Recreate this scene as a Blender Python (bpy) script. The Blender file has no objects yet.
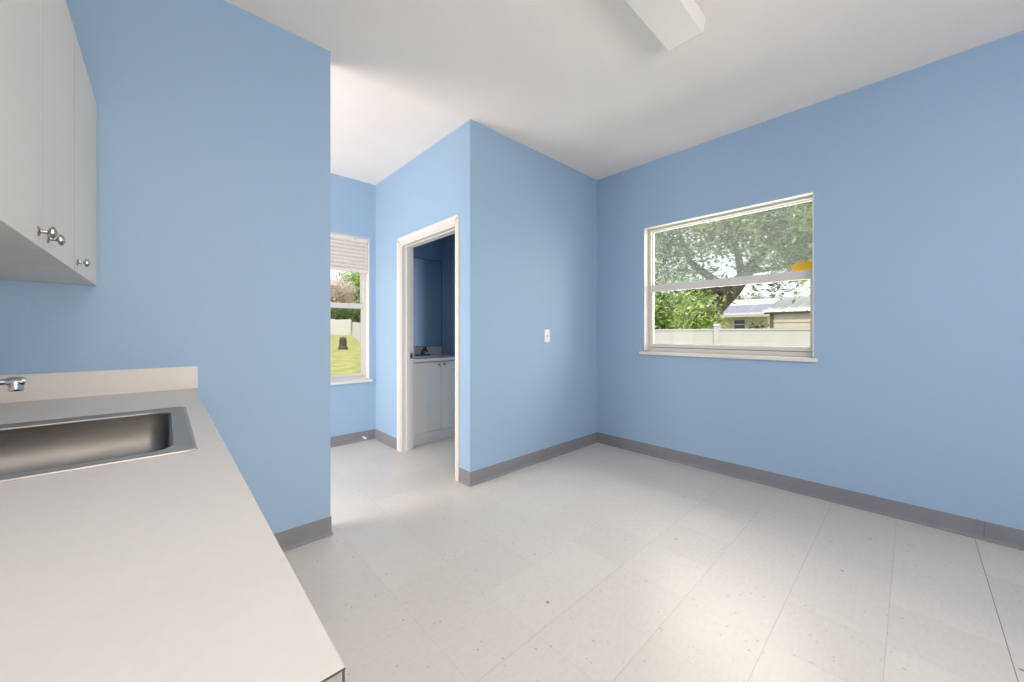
import bpy, bmesh, math, random
from mathutils import Vector, Matrix

sc = bpy.context.scene
C = sc.collection

# ------------------------------------------------------------------ camera
F_PX, CAM_H = 372.6, 1.155
YAW = math.atan(347 / F_PX)
cd = bpy.data.cameras.new('camera')
cam = bpy.data.objects.new('camera', cd)
C.objects.link(cam)
cd.sensor_width = 36.0
cd.lens = F_PX / 1024 * 36
cd.shift_y = -8.5 / 1024
cd.clip_start = 0.02
cam.location = (0, 0, CAM_H)
cam.rotation_euler = (math.pi / 2, 0, -YAW)
sc.camera = cam

# ------------------------------------------------------------------ light
sc.view_settings.view_transform = 'Standard'
sc.view_settings.look = 'None'
sc.view_settings.gamma = 1
sc.view_settings.use_curve_mapping = False
sc.view_settings.exposure = 0.22
w = bpy.data.worlds.new('sky')
sc.world = w
w.use_nodes = True
bg = w.node_tree.nodes['Background']
bg.inputs[0].default_value = (0.90, 0.95, 1.0, 1)
bg.inputs[1].default_value = 1.15
sd = bpy.data.lights.new('sun', 'SUN')
sd.energy = 2.6
sd.angle = math.radians(6)
sd.color = (1, 0.95, 0.86)
sun = bpy.data.objects.new('sun', sd)
C.objects.link(sun)
sun.rotation_euler = (math.radians(38), 0, math.radians(-52))


def area(name, loc, rot, sx, sy, e, col=(1, 1, 1)):
    d = bpy.data.lights.new(name, 'AREA')
    d.shape = 'RECTANGLE'
    d.size, d.size_y, d.energy, d.color = sx, sy, e, col
    o = bpy.data.objects.new(name, d)
    C.objects.link(o)
    o.location = loc
    o.rotation_euler = rot
    return o


R = math.radians
# daylight arriving through the glazed doors at the unseen end of the hall; the two rear lights are added fill
WARM = (1, 0.868, 0.765)
area('hall_glass_door_daylight', (-1.15, 3.15, 1.1), (0, R(-88), 0), 2.0, 1.4, 66, WARM)
area('back_fill_light', (0.3, -2.55, 1.3), (R(124), 0, R(8)), 1.4, 1.6, 95, WARM)  # added fill from behind the camera, no window is built there
area('rear_fill_lamp', (0.35, -0.9, 2.60), (0, 0, 0), 1.2, 0.25, 25, WARM)  # added fill lamp, out of view, to light the worktop from above
area('right_window_daylight', (4.15, 1.1, 1.95), (0, R(74), 0), 1.5, 1.7, 68, (1, 0.90, 0.80))

# ------------------------------------------------------------------ materials


def mat(name, col, rough=0.5, metal=0.0, spec=0.5, emis=None, es=0):
    m = bpy.data.materials.new(name)
    m.use_nodes = True
    b = m.node_tree.nodes['Principled BSDF']
    b.inputs['Base Color'].default_value = (*col, 1)
    b.inputs['Roughness'].default_value = rough
    b.inputs['Metallic'].default_value = metal
    b.inputs['Specular IOR Level'].default_value = spec
    if emis:
        b.inputs['Emission Color'].default_value = (*emis, 1)
        b.inputs['Emission Strength'].default_value = es
    return m


def noisy(name, c1, c2, scale=20, rough=0.5, metal=0.0, bump=0.0, stretch=(1, 1, 1), spec=0.5, bscale=None):
    m = mat(name, c1, rough, metal, spec)
    nt = m.node_tree
    N, L = nt.nodes, nt.links
    b = N['Principled BSDF']
    tc = N.new('ShaderNodeTexCoord')
    mp = N.new('ShaderNodeMapping')
    mp.inputs['Scale'].default_value = stretch
    L.new(tc.outputs['Object'], mp.inputs[0])
    n = N.new('ShaderNodeTexNoise')
    n.inputs['Scale'].default_value = scale
    n.inputs['Detail'].default_value = 4
    L.new(mp.outputs[0], n.inputs['Vector'])
    r = N.new('ShaderNodeValToRGB')
    r.color_ramp.elements[0].position = 0.35
    r.color_ramp.elements[0].color = (*c1, 1)
    r.color_ramp.elements[1].position = 0.65
    r.color_ramp.elements[1].color = (*c2, 1)
    L.new(n.outputs['Fac'], r.inputs[0])
    L.new(r.outputs[0], b.inputs['Base Color'])
    if bump:
        n2 = N.new('ShaderNodeTexNoise')
        n2.inputs['Scale'].default_value = bscale or scale * 4
        L.new(mp.outputs[0], n2.inputs['Vector'])
        bp = N.new('ShaderNodeBump')
        bp.inputs['Strength'].default_value = bump
        bp.inputs['Distance'].default_value = 0.01
        L.new(n2.outputs['Fac'], bp.inputs['Height'])
        L.new(bp.outputs[0], b.inputs['Normal'])
    return m


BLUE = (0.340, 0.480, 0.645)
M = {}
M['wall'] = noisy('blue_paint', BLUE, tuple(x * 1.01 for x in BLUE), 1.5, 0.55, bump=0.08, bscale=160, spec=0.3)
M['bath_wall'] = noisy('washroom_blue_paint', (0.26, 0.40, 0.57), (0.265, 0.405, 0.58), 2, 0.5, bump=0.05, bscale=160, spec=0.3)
M['ceiling'] = noisy('ceiling_paint', (0.86, 0.815, 0.78), (0.88, 0.835, 0.80), 3, 0.85, bump=0.1, bscale=120, spec=0.2)
M['base'] = noisy('grey_vinyl', (0.225, 0.228, 0.252), (0.245, 0.248, 0.272), 8, 0.45, spec=0.4)
M['trim'] = mat('white_trim', (0.76, 0.74, 0.70), 0.4, spec=0.4)
M['vinyl'] = mat('window_vinyl', (0.66, 0.64, 0.62), 0.4)
M['cab'] = noisy('cabinet_laminate', (0.72, 0.69, 0.64), (0.74, 0.71, 0.66), 4, 0.42, spec=0.35)
M['counter'] = noisy('counter_laminate', (0.71, 0.68, 0.645), (0.725, 0.695, 0.66), 60, 0.4, spec=0.35)
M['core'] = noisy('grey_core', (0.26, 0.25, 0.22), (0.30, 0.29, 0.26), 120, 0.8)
M['dark_edge'] = mat('laminate_edge', (0.05, 0.045, 0.04), 0.6)
M['chrome'] = mat('chrome', (0.75, 0.74, 0.72), 0.12, 1.0)
M['nickel'] = noisy('pewter', (0.30, 0.29, 0.27), (0.55, 0.53, 0.5), 260, 0.28, 1.0)
M['dark_metal'] = mat('dark_metal', (0.10, 0.09, 0.08), 0.3, 1.0)
M['steel'] = noisy('shaded_steel', (0.26, 0.245, 0.225), (0.285, 0.27, 0.25), 90, 0.38, 1.0, stretch=(0.3, 1, 1))  # basin: same steel as the rim, darkened for the shade in the bowl
M['rim'] = noisy('lit_steel', (0.50, 0.47, 0.43), (0.53, 0.50, 0.46), 90, 0.5, 1.0, stretch=(0.3, 1, 1))  # rim: same steel as the basin, lightened for the light on it
M['black'] = mat('black_gap', (0.02, 0.02, 0.02), 0.7)
M['blind'] = noisy('blind_fabric', (0.74, 0.70, 0.64), (0.78, 0.74, 0.68), 30, 0.8)
M['plate'] = mat('switch_plastic', (0.85, 0.86, 0.88), 0.35)
M['sticker'] = mat('yellow_sticker', (0.80, 0.50, 0.02), 0.5)
M['mirror'] = mat('mirror_glass', (0.82, 0.86, 0.88), 0.02, 1.0)
M['fence'] = noisy('white_fence', (0.56, 0.54, 0.54), (0.59, 0.57, 0.57), 3, 0.5)
M['lens'] = mat('diffuser', (0.86, 0.82, 0.79), 0.35)
M['can'] = mat('fixture_housing', (0.72, 0.71, 0.68), 0.45)
M['bark'] = noisy('bark', (0.10, 0.085, 0.07), (0.26, 0.23, 0.20), 6, 0.9, bump=0.6, stretch=(1, 1, 0.25))
M['stucco'] = noisy('cream_stucco', (0.58, 0.55, 0.40), (0.62, 0.59, 0.44), 5, 0.9)
M['shingle'] = noisy('shingle', (0.50, 0.47, 0.42), (0.62, 0.59, 0.54), 10, 0.9)
M['solar'] = mat('solar_glass', (0.17, 0.17, 0.26), 0.15)
M['pane_dark'] = mat('dark_pane', (0.08, 0.08, 0.09), 0.1)
M['metal_roof'] = mat('white_metal_roof', (0.85, 0.84, 0.82), 0.4)
M['siding'] = noisy('beige_siding', (0.55, 0.49, 0.44), (0.60, 0.54, 0.48), 4, 0.7)
M['grass'] = noisy('lawn', (0.24, 0.29, 0.05), (0.42, 0.37, 0.14), 2.6, 0.95, bump=0.5, bscale=30)
M['char'] = mat('charred_metal', (0.06, 0.05, 0.045), 0.6)


def leafmat(name, cols, scale=1.0):
    m = bpy.data.materials.new(name)
    m.use_nodes = True
    nt = m.node_tree
    N, L = nt.nodes, nt.links
    b = N['Principled BSDF']
    b.inputs['Roughness'].default_value = 0.5
    g = N.new('ShaderNodeNewGeometry')
    r = N.new('ShaderNodeValToRGB')
    els = r.color_ramp.elements
    while len(els) < len(cols):
        els.new(0.5)
    for i, c in enumerate(cols):
        els[i].position = i / (len(cols) - 1)
        els[i].color = (*c, 1)
    tc = N.new('ShaderNodeTexCoord')
    nz = N.new('ShaderNodeTexNoise')
    nz.inputs['Scale'].default_value = scale
    nz.inputs['Detail'].default_value = 3
    L.new(tc.outputs['Object'], nz.inputs['Vector'])
    mr_ = N.new('ShaderNodeMapRange')
    mr_.inputs['From Min'].default_value = 0.38
    mr_.inputs['From Max'].default_value = 0.62
    L.new(nz.outputs['Fac'], mr_.inputs[0])
    mm = N.new('ShaderNodeMix')
    mm.inputs[0].default_value = 0.5
    L.new(g.outputs['Random Per Island'], mm.inputs[2])
    L.new(mr_.outputs[0], mm.inputs[3])
    L.new(mm.outputs[0], r.inputs[0])
    L.new(r.outputs[0], b.inputs['Base Color'])
    t = N.new('ShaderNodeBsdfTranslucent')
    L.new(r.outputs[0], t.inputs[0])
    mx = N.new('ShaderNodeMixShader')
    mx.inputs[0].default_value = 0.35
    out = N['Material Output']
    L.new(b.outputs[0], mx.inputs[1])
    L.new(t.outputs[0], mx.inputs[2])
    L.new(mx.outputs[0], out.inputs[0])
    return m


M['oak_leaf'] = leafmat('oak_leaf', [(0.03, 0.07, 0.03), (0.12, 0.18, 0.08), (0.42, 0.44, 0.34), (0.55, 0.66, 0.15), (0.95, 0.96, 0.88)])
M['bush_leaf'] = leafmat('bush_leaf', [(0.05, 0.10, 0.03), (0.26, 0.40, 0.08), (0.55, 0.66, 0.25), (0.75, 0.85, 0.18)])
M['far_leaf'] = leafmat('far_leaf', [(0.12, 0.18, 0.08), (0.24, 0.32, 0.14), (0.34, 0.40, 0.20)])
M['pink_leaf'] = leafmat('pink_leaf', [(0.30, 0.42, 0.16), (0.75, 0.60, 0.58), (0.90, 0.80, 0.78), (0.50, 0.62, 0.25)])
M['dark_leaf'] = leafmat('dark_leaf', [(0.03, 0.06, 0.02), (0.07, 0.11, 0.04), (0.12, 0.17, 0.07)])


def glass(name, haze=0.0, tint=(1, 1, 1), hazecol=(0.7, 0.75, 0.72)):
    m = bpy.data.materials.new(name)
    m.use_nodes = True
    nt = m.node_tree
    N, L = nt.nodes, nt.links
    N.remove(N['Principled BSDF'])
    out = N['Material Output']
    tr = N.new('ShaderNodeBsdfTransparent')
    tr.inputs[0].default_value = (*tint, 1)
    gl = N.new('ShaderNodeBsdfGlossy')
    gl.inputs['Roughness'].default_value = 0.02
    fr = N.new('ShaderNodeFresnel')
    fr.inputs[0].default_value = 1.15
    mx = N.new('ShaderNodeMixShader')
    L.new(fr.outputs[0], mx.inputs[0])
    L.new(tr.outputs[0], mx.inputs[1])
    L.new(gl.outputs[0], mx.inputs[2])
    last = mx
    if haze:
        df = N.new('ShaderNodeBsdfDiffuse')
        df.inputs[0].default_value = (*hazecol, 1)
        m2 = N.new('ShaderNodeMixShader')
        m2.inputs[0].default_value = haze
        L.new(last.outputs[0], m2.inputs[1])
        L.new(df.outputs[0], m2.inputs[2])
        last = m2
    L.new(last.outputs[0], out.inputs[0])
    return m


M['glass'] = glass('clear_pane')
M['hazy'] = glass('dusty_pane', 0.15, (0.93, 0.97, 0.95))


def floor_mat():
    m = bpy.data.materials.new('speckled_tile')
    m.use_nodes = True
    nt = m.node_tree
    N, L = nt.nodes, nt.links
    b = N['Principled BSDF']
    b.inputs['Specular IOR Level'].default_value = 0.5
    tc = N.new('ShaderNodeTexCoord')
    sep = N.new('ShaderNodeSeparateXYZ')
    L.new(tc.outputs['Object'], sep.inputs[0])

    def math_(op, a, bb=None, c=None):
        n = N.new('ShaderNodeMath')
        n.operation = op
        for i, v in enumerate((a, bb, c)):
            if v is None:
                continue
            if isinstance(v, (int, float)):
                n.inputs[i].default_value = v
            else:
                L.new(v, n.inputs[i])
        return n.outputs[0]

    T = 0.3048
    ux = math_('DIVIDE', math_('SUBTRACT', sep.outputs[0], 1.04), T)
    uy = math_('DIVIDE', math_('SUBTRACT', sep.outputs[1], 0.98), T)

    def dist(u):
        f = math_('FRACT', math_('ADD', u, 100))
        return math_('MINIMUM', f, math_('SUBTRACT', 1, f))
    ix, iy = math_('FLOOR', math_('ADD', ux, 0.5)), math_('FLOOR', math_('ADD', uy, 0.5))

    def rnd(i, s):
        wn = N.new('ShaderNodeTexWhiteNoise')
        wn.noise_dimensions = '1D'
        L.new(math_('ADD', i, s), wn.inputs['W'])
        return wn.outputs['Value']
    ny = N.new('ShaderNodeTexNoise')
    ny.inputs['Scale'].default_value = 2.2
    L.new(tc.outputs['Object'], ny.inputs['Vector'])
    var = math_('MULTIPLY', ny.outputs['Fac'], 1.0)
    # seams running along X (constant Y): the one at Y=-0.24 is open and dark
    lineY = math_('LESS_THAN', dist(uy), 0.0042)
    k4 = math_('COMPARE', iy, -4.0, 0.4)
    sY = math_('MULTIPLY', lineY, math_('ADD', math_('MULTIPLY', var, 0.55), math_('MULTIPLY', k4, 0.9)))
    near = math_('LESS_THAN', sep.outputs[1], 1.15)
    sY = math_('MULTIPLY', sY, math_('ADD', math_('MULTIPLY', near, 0.85), 0.12))
    lineX = math_('LESS_THAN', dist(ux), 0.0038)
    sX = math_('MULTIPLY', lineX, math_('MULTIPLY', var, 0.28))
    seam = math_('MINIMUM', math_('MAXIMUM', sX, sY), 0.9)
    # tile tone
    wn = N.new('ShaderNodeTexWhiteNoise')
    wn.noise_dimensions = '2D'
    cb = N.new('ShaderNodeCombineXYZ')
    L.new(math_('FLOOR', ux), cb.inputs[0])
    L.new(math_('FLOOR', uy), cb.inputs[1])
    L.new(cb.outputs[0], wn.inputs['Vector'])
    # marbling
    mp = N.new('ShaderNodeMapping')
    mp.inputs['Scale'].default_value = (1, 2.2, 1)
    L.new(tc.outputs['Object'], mp.inputs[0])
    n1 = N.new('ShaderNodeTexNoise')
    n1.inputs['Scale'].default_value = 28
    n1.inputs['Detail'].default_value = 5
    L.new(mp.outputs[0], n1.inputs['Vector'])
    r1 = N.new('ShaderNodeValToRGB')
    e = r1.color_ramp.elements
    e[0].position, e[0].color = 0.30, (0.66, 0.63, 0.59, 1)
    e[1].position, e[1].color = 0.62, (0.70, 0.668, 0.628, 1)
    L.new(n1.outputs['Fac'], r1.inputs[0])
    tone = math_('ADD', 0.965, math_('MULTIPLY', wn.outputs['Value'], 0.06))
    mxt = N.new('ShaderNodeVectorMath')
    mxt.operation = 'SCALE'
    L.new(r1.outputs[0], mxt.inputs[0])
    L.new(tone, mxt.inputs['Scale'])

    def specks(scale, thr, sparse, stretch):
        mp = N.new('ShaderNodeMapping')
        mp.inputs['Scale'].default_value = stretch
        mp.inputs['Rotation'].default_value = (0, 0, scale * 0.13)
        L.new(tc.outputs['Object'], mp.inputs[0])
        v = N.new('ShaderNodeTexVoronoi')
        v.inputs['Scale'].default_value = scale
        L.new(mp.outputs[0], v.inputs['Vector'])
        s2 = N.new('ShaderNodeSeparateColor')
        L.new(v.outputs['Color'], s2.inputs[0])
        return math_('MULTIPLY', math_('LESS_THAN', v.outputs['Distance'], thr), math_('LESS_THAN', s2.outputs[0], sparse))
    sp = math_('MAXIMUM', math_('MULTIPLY', specks(34, 0.13, 0.16, (1, 0.55, 1)), 0.42),
               math_('MAXIMUM', math_('MULTIPLY', specks(9, 0.055, 0.22, (1, 0.7, 1)), 0.9), math_('MULTIPLY', specks(60, 0.17, 0.10, (0.6, 1, 1)), 0.35)))
    m1 = N.new('ShaderNodeMix')
    m1.data_type = 'RGBA'
    L.new(sp, m1.inputs[0])
    L.new(mxt.outputs[0], m1.inputs[6])
    m1.inputs[7].default_value = (0.20, 0.19, 0.17, 1)
    m2 = N.new('ShaderNodeMix')
    m2.data_type = 'RGBA'
    L.new(seam, m2.inputs[0])
    L.new(m1.outputs[2], m2.inputs[6])
    m2.inputs[7].default_value = (0.13, 0.12, 0.10, 1)
    L.new(m2.outputs[2], b.inputs['Base Color'])
    nr = N.new('ShaderNodeTexNoise')
    nr.inputs['Scale'].default_value = 5
    L.new(tc.outputs['Object'], nr.inputs['Vector'])
    L.new(math_('ADD', 0.32, math_('MULTIPLY', nr.outputs['Fac'], 0.06)), b.inputs['Roughness'])
    bp = N.new('ShaderNodeBump')
    bp.inputs['Strength'].default_value = 0.05
    bp.inputs['Distance'].default_value = 0.01
    L.new(nr.outputs['Fac'], bp.inputs['Height'])
    L.new(bp.outputs[0], b.inputs['Normal'])
    return m


M['floor'] = floor_mat()

# ------------------------------------------------------------------ helpers


class MB:
    def __init__(s):
        s.v, s.f = [], []

    def box(s, x0, x1, y0, y1, z0, z1):
        b = len(s.v)
        s.v += [(x, y, z) for z in (z0, z1) for x, y in ((x0, y0), (x1, y0), (x1, y1), (x0, y1))]
        s.f += [tuple(b + i for i in q) for q in ((3, 2, 1, 0), (4, 5, 6, 7), (0, 1, 5, 4), (1, 2, 6, 5), (2, 3, 7, 6), (3, 0, 4, 7))]
        return s

    def prism(s, prof, fn, a, b):
        """profile (u,v) list extruded between a and b; fn(u,v,w)->xyz"""
        n, o = len(prof), len(s.v)
        s.v += [fn(u, v, a) for u, v in prof] + [fn(u, v, b) for u, v in prof]
        s.f += [(o + i, o + (i + 1) % n, o + n + (i + 1) % n, o + n + i) for i in range(n)]
        s.f += [tuple(o + i for i in range(n))[::-1], tuple(o + n + i for i in range(n))]
        return s

    def lathe(s, prof, base, axis, seg=20):
        """prof [(r,h)] revolved about axis from base"""
        ax = Vector(axis).normalized()
        u = ax.orthogonal().normalized()
        v = ax.cross(u)
        o, n = len(s.v), len(prof)
        for k in range(seg):
            a = 2 * math.pi * k / seg
            d = u * math.cos(a) + v * math.sin(a)
            for r, h in prof:
                s.v.append(tuple(Vector(base) + d * r + ax * h))
        for k in range(seg):
            k2 = (k + 1) % seg
            for i in range(n - 1):
                s.f.append((o + k * n + i, o + k2 * n + i, o + k2 * n + i + 1, o + k * n + i + 1))
        s.f.append(tuple(o + k * n for k in range(seg))[::-1])
        s.f.append(tuple(o + k * n + n - 1 for k in range(seg)))
        return s

    def tube(s, pts, rads, seg=14):
        pts = [Vector(p) for p in pts]
        o = len(s.v)
        ref = None
        for i, p in enumerate(pts):
            t = (pts[min(i + 1, len(pts) - 1)] - pts[max(i - 1, 0)]).normalized()
            if ref is None:
                ref = t.orthogonal().normalized()
            ref = (ref - t * ref.dot(t)).normalized()
            bi = t.cross(ref)
            r = rads[i] if isinstance(rads, (list, tuple)) else rads
            for k in range(seg):
                a = 2 * math.pi * k / seg
                s.v.append(tuple(p + (ref * math.cos(a) + bi * math.sin(a)) * r))
        for i in range(len(pts) - 1):
            for k in range(seg):
                k2 = (k + 1) % seg
                s.f.append((o + i * seg + k, o + i * seg + k2, o + (i + 1) * seg + k2, o + (i + 1) * seg + k))
        e = o + (len(pts) - 1) * seg
        s.f.append(tuple(o + k for k in range(seg))[::-1])
        s.f.append(tuple(e + k for k in range(seg)))
        return s

    def build(s, name, m, parent=None, bevel=0, smooth=False, origin=None, kind=None, seg=2):
        me = bpy.data.meshes.new(name)
        org = Vector(origin) if origin else Vector((0, 0, 0))
        if parent is not None:
            org = Vector(parent['_org'])
        me.from_pydata([tuple(Vector(p) - org) for p in s.v], [], s.f)
        bm = bmesh.new()
        bm.from_mesh(me)
        bmesh.ops.recalc_face_normals(bm, faces=bm.faces)
        bm.to_mesh(me)
        bm.free()
        me.materials.append(m)
        o = bpy.data.objects.new(name, me)
        C.objects.link(o)
        o['_org'] = tuple(org)
        if parent is not None:
            o.parent = parent
        else:
            o.location = org
        if kind:
            o['kind'] = kind
        if smooth:
            for p in me.polygons:
                p.use_smooth = True
            try:
                me.set_sharp_from_angle(angle=math.radians(35))
            except Exception:
                pass
        if bevel:
            b = o.modifiers.new('bevel', 'BEVEL')
            b.width = bevel
            b.segments = seg
            b.limit_method = 'ANGLE'
            for p in me.polygons:
                p.use_smooth = True
            b.harden_normals = True
        return o


def thing(name, loc, label=None, cat=None, group=None, kind=None):
    o = bpy.data.objects.new(name, None)
    C.objects.link(o)
    o.location = loc
    o.empty_display_size = 0.1
    o['_org'] = tuple(loc)
    tag(o, label, cat, group, kind)
    return o


def tag(o, label=None, cat=None, group=None, kind=None):
    for k, v in (('label', label), ('category', cat), ('group', group), ('kind', kind)):
        if v:
            o[k] = v
    return o


S = 'structure'
H = 2.760
XR, YP, XD, YF = 3.336, 2.265, 1.68, 3.985   # right wall, partition plane, door wall, hall end wall
XL, YB = -0.53, -2.7
T = 0.12
# ------------------------------------------------------------------ shell
MB().box(-1.4, XR + T, YB - T, YF + 0.2, -0.12, 0).build('floor', M['floor'], kind=S)
MB().box(-1.4, XR + T + 0.03, YB - T, YF + 0.2, H, H + 0.12).build('ceiling', M['ceiling'], kind=S)
# right wall with window opening
WY0, WY1, WZ0, WZ1 = 0.471, 1.739, 0.962, 2.145
TR = 0.15
m = MB()
m.box(XR, XR + TR, YB, WY0, 0, H).box(XR, XR + TR, WY1, YF + 0.15, 0, H)
m.box(XR, XR + TR, WY0, WY1, 0, WZ0).box(XR, XR + TR, WY0, WY1, WZ1, H)
m.build('wall_right', M['wall'], kind=S)
# foreground wall behind the sink
MB().box(XL, 0.692, YP, YP + T, 0, H).build('wall_left', M['wall'], kind=S)
# side wall carrying the cabinets
MB().box(XL - T, XL, YB, YP, 0, H).build('wall_side', M['wall'], kind=S)
MB().box(XL - T, XR, YB - T, YB, 0, H).build('wall_back', M['wall'], kind=S)
# partition: front face, between the room and the washroom
MB().box(XD + T, XR, YP, YP + T, 0, H).build('wall_partition', M['wall'], kind=S)
# door wall
DY0, DY1, DZ = 2.448, 3.385, 2.010
m = MB()
m.box(XD, XD + T, YP, DY0, 0, H).box(XD, XD + T, DY1, YF, 0, H).box(XD, XD + T, DY0, DY1, DZ, H)
m.build('wall_door', M['wall'], kind=S)
# hall end wall with window
HX0, HX1, HZ0, HZ1 = 0.70, 1.612, 0.640, 2.168
TH = 0.15
m = MB()
m.box(-1.3, HX0, YF, YF + TH, 0, H).box(HX1, XD + T, YF, YF + TH, 0, H)
m.box(HX0, HX1, YF, YF + TH, 0, HZ0).box(HX0, HX1, YF, YF + TH, HZ1, H)
m.build('wall_hall', M['wall'], kind=S)
MB().box(-1.4, -1.3, YP, YF + TH, 0, H).build('wall_hall_side', M['wall'], kind=S)
# washroom
BXR = 2.512
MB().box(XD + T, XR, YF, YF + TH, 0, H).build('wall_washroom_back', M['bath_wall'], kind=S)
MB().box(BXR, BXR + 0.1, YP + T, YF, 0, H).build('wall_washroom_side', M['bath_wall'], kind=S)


# ------------------------------------------------------------------ cove base
def cove(name, p0, p1, nrm, z1=0.105):
    """vinyl cove base along p0->p1, nrm = outward"""
    prof = [(0.0, 0.0), (0.014, 0.0), (0.0135, 0.004), (0.008, 0.010), (0.005, 0.020), (0.004, z1 - 0.003), (0.002, z1), (0, z1)]
    a, b, n = Vector((*p0, 0)), Vector((*p1, 0)), Vector((*nrm, 0))
    d = b - a
    f = lambda u, v, t: tuple(a + d * t + n * u + Vector((0, 0, v)))
    o = MB().prism(prof, f, 0, 1).build(name, M['base'], kind=S)
    return o


cove('baseboard_right', (XR, -0.272), (XR, YP), (-1, 0))
cove('baseboard_right_near', (XR, YB), (XR, -0.2735), (-1, 0))
cove('baseboard_partition', (XD - 0.004, YP), (XR, YP), (0, -1))
cove('baseboard_door_wall', (XD, YP - 0.004), (XD, 2.404), (-1, 0))
cove('baseboard_door_wall_far', (XD, 3.465), (XD, YF), (-1, 0))
cove('baseboard_hall', (-1.3, YF), (XD, YF), (0, -1))
cove('baseboard_left', (0.09, YP), (0.692 + 0.004, YP), (0, -1))
cove('baseboard_left_end', (0.692, YP - 0.004), (0.692, YP + T), (1, 0))

# ------------------------------------------------------------------ door frame
d = thing('door_1', (XD, 2.93, 0), kind=S)
CW, CT = 0.064, 0.018


def casing(m, side):
    """two-step colonial casing, side = left/right/head"""
    steps = [(0.0, 0.016, 0.012), (0.016, 0.046, 0.018), (0.046, CW, 0.014)]
    for a, b, t in steps:
        if side == 'far':
            m.box(XD - t, XD, DY1 + a, DY1 + b, 0, DZ + (a + b) / 2)
        elif side == 'near':
            m.box(XD - t, XD, DY0 - b * 0.72, DY0 - a * 0.72, 0, DZ + (a + b) / 2)
        else:
            m.box(XD - t, XD, DY0 - (a + b) / 2 * 0.72, DY1 + (a + b) / 2, DZ + a, DZ + b)
    return m


for sde in ('far', 'near', 'head'):
    casing(MB(), sde).build('door_casing', M['trim'], d)
m = MB()
JT = 0.014
m.box(XD - 0.002, XD + T + 0.002, DY1 - JT, DY1, 0, DZ).box(XD - 0.002, XD + T + 0.002, DY0, DY0 + JT, 0, DZ)
m.box(XD - 0.002, XD + T + 0.002, DY0 + JT, DY1 - JT, DZ - JT, DZ)
m.build('door_jamb', M['trim'], d)
m = MB()
m.box(XD + 0.045, XD + 0.08, DY1 - JT - 0.011, DY1 - JT, 0, DZ - JT).box(XD + 0.045, XD + 0.08, DY0 + JT, DY0 + JT + 0.011, 0, DZ - JT)
m.box(XD + 0.045, XD + 0.08, DY0 + JT + 0.011, DY1 - JT - 0.011, DZ - JT - 0.006, DZ - JT)
m.build('door_stop_strip', M['trim'], d)
sp = MB().box(XD + 0.084, XD + 0.116, DY1 - JT - 0.0025, DY1 - JT, 0.895, 0.955).build('strike_plate', M['nickel'], d)
MB().box(XD + 0.094, XD + 0.112, DY1 - JT - 0.0030, DY1 - JT - 0.0024, 0.911, 0.938).build('latch_hole', M['black'], d)

# ------------------------------------------------------------------ right window
wn = thing('window_1', (XR, 1.1, WZ0), kind=S)
FX = XR + 0.075
# reveal lining (white head, sides)
m = MB()
m.box(XR, XR + TR, WY1 - 0.006, WY1, WZ0 + 0.022, WZ1).box(XR, XR + TR, WY0, WY0 + 0.006, WZ0 + 0.022, WZ1)
m.box(XR, XR + TR, WY0 + 0.006, WY1 - 0.006, WZ1 - 0.004, WZ1)
m.build('reveal_lining', M['trim'], wn)
# outer frame
a0, a1 = WY0 + 0.006, WY1 - 0.006
FN = 0.009
m = MB()
m.box(FX, FX + 0.07, a1 - 0.026, a1, WZ0 + 0.014, WZ1 - 0.006).box(FX, FX + 0.07, a0, a0 + FN, WZ0 + 0.014, WZ1 - 0.006)
m.box(FX, FX + 0.07, a0 + FN, a1 - 0.026, WZ1 - 0.020, WZ1 - 0.006).box(FX, FX + 0.07, a0 + FN, a1 - 0.026, WZ0 + 0.014, 1.012)
m.build('window_frame', M['vinyl'], wn, bevel=0.002)
MB().box(FX + 0.004, FX + 0.03, a0 + FN, a1 - 0.026, 1.012, 1.017).build('sash_gap_shade', M['dark_edge'], wn)  # dark strip stands in for the shaded gap under the lower sash


def sash(par, x, y0, y1, z0, z1, st, rb, rt, gm, axis='x', th=0.024):
    m = MB()
    def bx(m, p0, p1, q0, q1, da=0, db=None):
        db = th if db is None else db
        if axis == 'x':
            m.box(x + da, x + db, p0, p1, q0, q1)
        else:
            m.box(p0, p1, x + da, x + db, q0, q1)
    bx(m, y0, y0 + st, z0, z1)
    bx(m, y1 - st, y1, z0, z1)
    bx(m, y0 + st, y1 - st, z0, z0 + rb)
    bx(m, y0 + st, y1 - st, z1 - rt, z1)
    o = m.build('sash', M['vinyl'], par)
    g = MB()
    bx(g, y0 + st - 0.003, y1 - st + 0.003, z0 + rb - 0.003, z1 - rt + 0.003, th * 0.45, th * 0.6)
    g.build('pane', gm, o)
    return o


s0, s1 = a0 + FN, a1 - 0.026
sash(wn, FX + 0.004, s0, s1, 1.017, 1.607, 0.016, 0.032, 0.064, M['glass'])
sash(wn, FX + 0.036, s0, s1, 1.552, WZ1 - 0.020, 0.008, 0.040, 0.006, M['hazy'])
# sash lock
MB().box(FX - 0.012, FX + 0.003, 1.30, 1.345, 1.598, 1.606).build('sash_lock', M['vinyl'], wn, bevel=0.002)
# sill board with horns
m = MB().box(XR - 0.028, XR, WY0 - 0.026, WY1 + 0.035, 0.948, 0.975).box(XR, FX + 0.02, WY0 + 0.0005, WY1 - 0.0005, 0.9625, 0.975)
m.build('window_sill', M['trim'], wn, bevel=0.003)
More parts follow.
